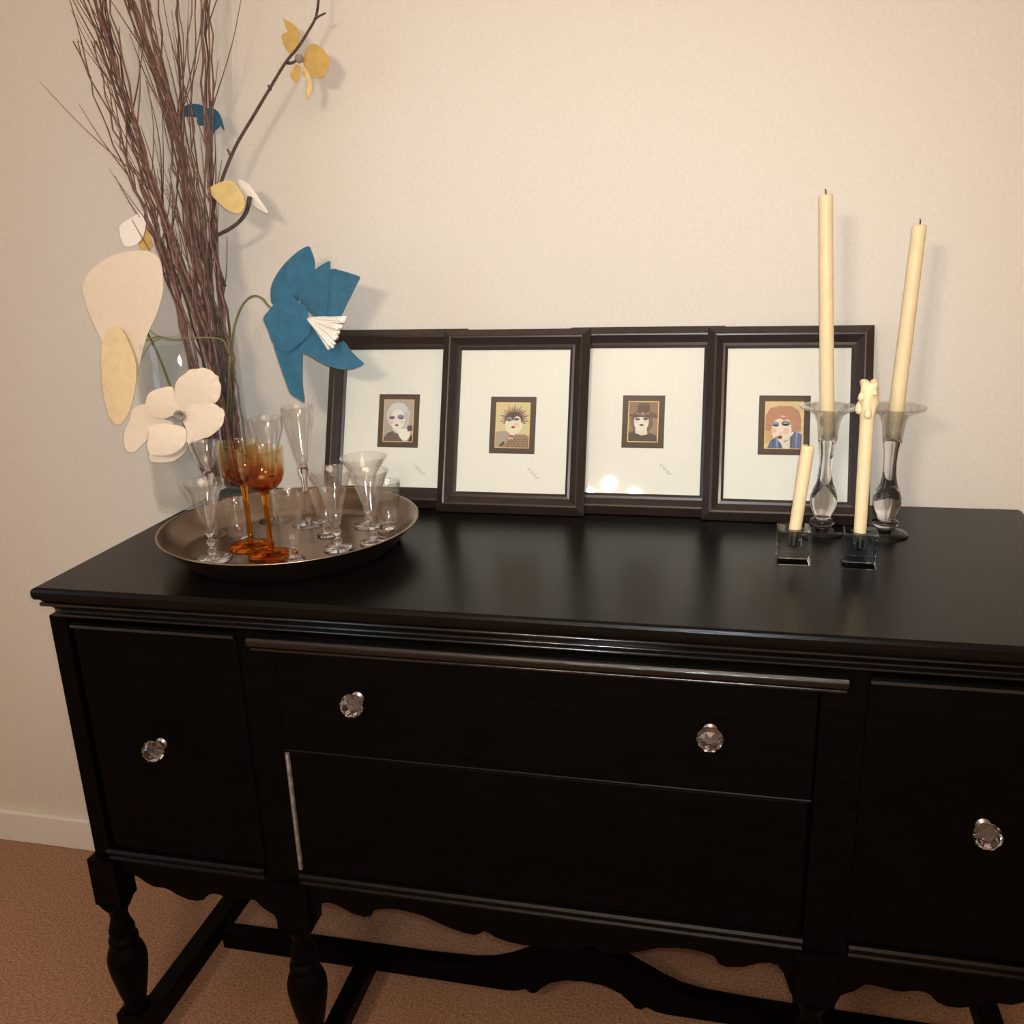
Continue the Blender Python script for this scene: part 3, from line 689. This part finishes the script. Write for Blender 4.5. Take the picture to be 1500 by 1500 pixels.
petal(f, T([(420, 1000), (430, 930), (500, 770), (580, 750), (650, 850), (720, 940), (790, 895), (840, 950), (880, 1000), (930, 1050), (980, 1098), (925, 1130), (870, 1147), (800, 1148), (740, 1140), (630, 1100), (540, 1050), (460, 1005)]), -.150, -.024, .006, MTEAL, centre=c6)
petal(f, T([(95, 700), (135, 640), (180, 585), (240, 510), (300, 452), (350, 500), (400, 560), (470, 602), (495, 700), (510, 805), (470, 870), (400, 930), (320, 988), (250, 960), (180, 918), (140, 810)]), -.165, -.006, -.010, MTEAL, centre=c6)
ts = BM(); base = at(449, 466, y=-.160)
for k in range(34):
    u, w_ = random.random(), random.random()
    e1 = (370 + (690 + 125 * (1 - u) + random.uniform(-30, 15)) / 6, 350 + (700 + 270 * u + random.uniform(-20, 10)) / 6)
    tip = at(e1[0], e1[1], y=-.160 - .035 - .02 * (w_ - .5))
    mid = base * .5 + tip * .5 + Vector((0, 0, random.uniform(-.003, .003)))
    tube(ts, [p - f.location for p in catmull([base, mid, tip], 3)], .0014, .0030, 5)
obj('tassel', ts, MWHITE, f, True)['label'] = 'white stranded tassel at the flower centre'

# cream five-petal flower at the front
f = flower('felt_flower', 267, 608, -.27, 'large cream felt flower with five scalloped petals, above the left of the tray')
W = lambda pts: S(pts, 188, 530, 8.82)
c5 = (268, 606)
stem(f, [(318, 700), (300, 690), (285, 660), (274, 630), (268, 610)], -.13, -.255, .0022, .0018)
petal(f, W([(20, 760), (40, 660), (80, 590), (230, 540), (330, 620), (420, 720), (520, 760), (580, 800), (430, 850), (280, 880), (250, 1000), (170, 1080), (90, 1160), (-20, 1150), (-60, 1000), (-30, 860)]), -.250, .002, .006, MCREAM, centre=c5, ripple=.0008)
petal(f, W([(230, 560), (235, 480), (260, 420), (330, 370), (400, 345), (490, 325), (570, 325), (605, 420), (625, 500), (660, 580), (700, 640), (640, 680), (560, 695), (480, 730), (400, 715), (300, 690)]), -.262, -.008, -.012, MCREAM, centre=c5, ripple=.0008)
petal(f, W([(605, 380), (605, 310), (640, 235), (690, 185), (740, 150), (790, 105), (840, 92), (900, 90), (960, 75), (1020, 92), (1080, 120), (1120, 165), (1165, 190), (1170, 250), (1197, 310), (1190, 420), (1165, 480), (1130, 525), (1050, 545), (960, 560), (860, 600), (780, 640), (700, 640), (650, 560), (615, 460)]), -.266, -.012, -.012, MCREAM, centre=c5, ripple=.001)
petal(f, W([(830, 560), (930, 540), (1030, 530), (1130, 550), (1170, 585), (1225, 615), (1245, 680), (1235, 720), (1230, 780), (1205, 830), (1160, 880), (1100, 930), (1030, 975), (960, 990), (890, 1030), (830, 1040), (780, 1060), (755, 1000), (755, 900), (730, 820), (700, 740), (740, 650)]), -.276, -.010, -.010, MCREAM, centre=c5, ripple=.001)
petal(f, W([(760, 900), (770, 1000), (800, 1060), (760, 1130), (700, 1200), (630, 1260), (560, 1290), (440, 1300), (300, 1285), (270, 1200), (400, 1100), (600, 1000)]), -.258, -.004, .004, MCREAM, centre=c5, ripple=.0008)
petal(f, W([(280, 870), (340, 820), (440, 800), (560, 810), (650, 825), (720, 850), (745, 890), (752, 960), (745, 1030), (700, 1100), (640, 1150), (560, 1190), (480, 1205), (400, 1212), (340, 1195), (280, 1190), (255, 1120), (250, 1060), (262, 960)]), -.278, -.014, -.010, MCREAM, centre=c5, ripple=.0008)
cb = BM(); cc = at(268, 607, y=-.272) - f.location
for k in range(16):
    a = 2 * PI * k / 16; tip = cc + Vector((.010 * math.cos(a), -.012, .008 * math.sin(a)))
    tube(cb, [cc, cc * .5 + tip * .5, tip], .0012, .0018, 5)
obj('flower_centre', cb, MGREYF, f, True)['label'] = 'greyish stamens'

# tall cream flower at the left edge
f = flower('felt_flower', 195, 450, -.20, 'tall drooping cream felt flower at the far left of the twigs')
cL = (190, 490)
stem(f, [(300, 700), (262, 600), (232, 520), (205, 470), (185, 450)], -.12, -.19, .0022, .0018)
petal(f, [(120, 420), (140, 390), (165, 374), (190, 368), (214, 367), (226, 372), (235, 382), (239, 405), (239, 425), (236, 440), (228, 465), (216, 490), (208, 520), (199, 560), (189, 592), (172, 560), (160, 520), (140, 480)], -.205, -.02, -.012, MCREAM, centre=cL)
petal(f, [(150, 500), (165, 478), (178, 482), (190, 505), (200, 535), (198, 570), (190, 602), (176, 622), (160, 610), (150, 560)], -.222, -.012, -.008, MCREAMY, centre=cL)
petal(f, [(175, 332), (192, 320), (204, 312), (214, 310), (214, 328), (210, 346), (200, 358), (182, 360)], -.195, .01, -.004, MWHITE, centre=cL)
petal(f, [(203, 352), (207, 338), (214, 328), (219, 345), (224, 360), (216, 369), (207, 368)], -.190, .01, -.003, MYEL, centre=cL, label='mustard inner petal')

# mustard blossom on the long side branch
f = flower('blossom_branch', 432, 90, -.085, 'long dark branch reaching up right with a mustard felt blossom', 'felt flower')
stem(f, [(345, 700), (326, 560), (315, 470), (308, 380), (312, 310), (325, 264), (345, 215), (370, 172), (395, 130), (418, 92), (436, 70), (452, 45), (464, 20), (468, -25)], -.13, -.075, .0034, .0020, MBARKD, 'branch',
     (([(460, 30), (467, 24), (477, 19)], -.078, -.078, .0022, .0014), ([(338, 228), (335, 222), (333, 218)], -.10, -.10, .0018, .0012), ([(397, 132), (394, 127), (393, 124)], -.09, -.09, .0022, .0014), ([(418, 92), (428, 92), (437, 86)], -.085, -.088, .0026, .0022)))
Y = lambda pts: S(pts, 410, 20, 10.71)
cy_ = (437, 84)
petal(f, Y([(55, 75), (110, 110), (180, 140), (240, 190), (290, 260), (310, 360), (290, 470), (230, 600), (170, 640), (120, 590), (80, 520), (45, 430), (25, 350), (70, 310), (140, 280), (120, 220), (80, 140)]), -.070, .01, -.004, MYEL, centre=cy_)
petal(f, Y([(370, 740), (390, 640), (420, 550), (470, 490), (540, 470), (620, 510), (690, 570), (740, 650), (785, 720), (780, 800), (740, 880), (700, 970), (640, 1010), (560, 1010), (490, 970), (430, 900), (390, 830)]), -.080, -.012, -.008, MYEL, centre=cy_)
petal(f, Y([(250, 800), (330, 830), (335, 900), (310, 980), (280, 1080), (230, 1060), (180, 1010), (170, 940), (210, 880)]), -.080, -.006, -.004, MYEL, centre=cy_)
petal(f, Y([(370, 850), (430, 880), (470, 980), (500, 1080), (505, 1160), (480, 1250), (440, 1340), (410, 1320), (420, 1200), (440, 1100), (430, 1000), (390, 930)]), -.082, -.012, -.003, MYELP, centre=cy_)
cb = BM(); lathe(cb, [(0, -.008), (.005, -.006), (.0075, 0), (.005, .005), (0, .006)], 16)
obj('calyx', cb, MGREYF, f, True, at(438, 85, y=-.088) - f.location)

# small yellow and white blossom
f = flower('felt_flower', 345, 290, -.14, 'small pale yellow and white felt blossom on a curved brown stub')
stem(f, [(330, 420), (312, 365), (316, 347), (335, 336), (350, 325), (360, 312), (364, 300), (366, 288)], -.13, -.13, .0026, .0040, MBARKD, 'branch')
petal(f, [(349, 266), (356, 264), (366, 272), (376, 286), (386, 300), (393, 312), (382, 308), (370, 300), (358, 290)], -.120, .01, -.004, MWHITE)
petal(f, [(304, 278), (318, 269), (333, 264), (343, 267), (351, 277), (357, 289), (359, 300), (355, 309), (349, 313), (335, 309), (322, 298), (312, 288)], -.145, -.01, -.010, MYELP)

# small teal blossom among the twigs
f = flower('felt_flower', 305, 175, -.12, 'small teal felt flower tangled high among the twigs')
stem(f, [(340, 700), (322, 560), (308, 430), (300, 300), (303, 220), (306, 178)], -.12, -.11, .0022, .0016)
petal(f, [(265, 163), (272, 155), (284, 152), (298, 155), (306, 162), (304, 172), (290, 172), (276, 171), (267, 170)], -.075, .0, -.004, MTEAL)
petal(f, [(300, 160), (312, 159), (320, 164), (325, 176), (322, 186), (315, 192), (311, 200), (306, 198), (304, 184), (300, 172)], -.080, .0, -.006, MTEAL)
petal(f, [(290, 170), (302, 168), (305, 180), (298, 184), (290, 182)], -.078, 0, -.003, MTEAL)
petal(f, [(318, 166), (324, 172), (329, 190), (326, 188), (321, 178)], -.078, 0, -.002, MTEAL)

# thin green forked sprig across the vase mouth
b = BM(); y0 = -.205
tube(b, path([(337, 520), (328, 500), (312, 495), (285, 495), (255, 497), (232, 493), (214, 499)], -.19, -.235), .0020, .0010, 6)
tube(b, path([(238, 494), (228, 490), (219, 484)], -.228, -.235), .0013, .0008, 6)
tube(b, path([(236, 495), (222, 502), (211, 518), (206, 530)], -.228, -.240), .0010, .0006, 6)
tube(b, path([(330, 690), (333, 600), (337, 520)], -.12, -.19), .0020, .0020, 6)
tag(obj('forked_sprig', b, MGRN, None, True), 'thin forked green sprig crossing the mouth of the glass vase', 'sprig')

# ------------------------------------------------------------------ light: a five-bulb ceiling fitting over the table, and added ceiling fill
def bulb(loc, p, c, r):
    l = bpy.data.lights.new('bulb', 'POINT'); l.energy = p; l.color = c; l.shadow_soft_size = r
    o = bpy.data.objects.new('bulb', l); col.objects.link(o); o.location = loc
for k in range(5):
    a = 2 * PI * k / 5 + .3
    bulb((-.215 + .10 * math.cos(a), -2.07 + .10 * math.sin(a), 1.79 + .02 * (k % 2)), 8.6, (1.0, 0.82, 0.65), .026)
def area(loc, sx, sy, p, c, rot):
    l = bpy.data.lights.new('ceiling_fill', 'AREA'); l.shape = 'RECTANGLE'; l.size = sx; l.size_y = sy; l.energy = p; l.color = c
    o = bpy.data.objects.new('ceiling_fill', l); col.objects.link(o); o.location = loc; o.rotation_euler = rot
area((.45, -1.5, ZT - .03), .9, .9, 11, (1.0, 0.75, 0.57), (0, 0, 0))  # soft warm fill added under the ceiling, no known fitting
# the small white lamp beside the lens of the phone that took the picture
l = bpy.data.lights.new('phone_lamp', 'SPOT'); l.energy = 50; l.color = (0.84, 0.94, 1.0); l.shadow_soft_size = .006; l.spot_size = 1.45; l.spot_blend = 1.0
o = bpy.data.objects.new('phone_lamp', l); col.objects.link(o); o.matrix_world = Matrix.Translation(CAM + RT * .012 + UP * .018) @ M3.to_4x4() @ Matrix.Rotation(.10, 4, 'X') @ Matrix.Rotation(-.08, 4, 'Y')
wd = bpy.data.worlds.new('world'); bpy.context.scene.world = wd; wd.use_nodes = True
wd.node_tree.nodes['Background'].inputs[0].default_value = (0.5, 0.6, 0.8, 1); wd.node_tree.nodes['Background'].inputs[1].default_value = 0.15

sc = bpy.context.scene
sc.view_settings.view_transform = 'Standard'; sc.view_settings.look = 'None'
sc.view_settings.exposure = 0.08; sc.view_settings.gamma = 1.0; sc.view_settings.use_curve_mapping = False
cy = sc.cycles
cy.max_bounces = 20; cy.transparent_max_bounces = 40; cy.transmission_bounces = 16; cy.glossy_bounces = 6; cy.diffuse_bounces = 4
cy.caustics_reflective = False; cy.caustics_refractive = False; cy.use_denoising = True; cy.sample_clamp_indirect = 8
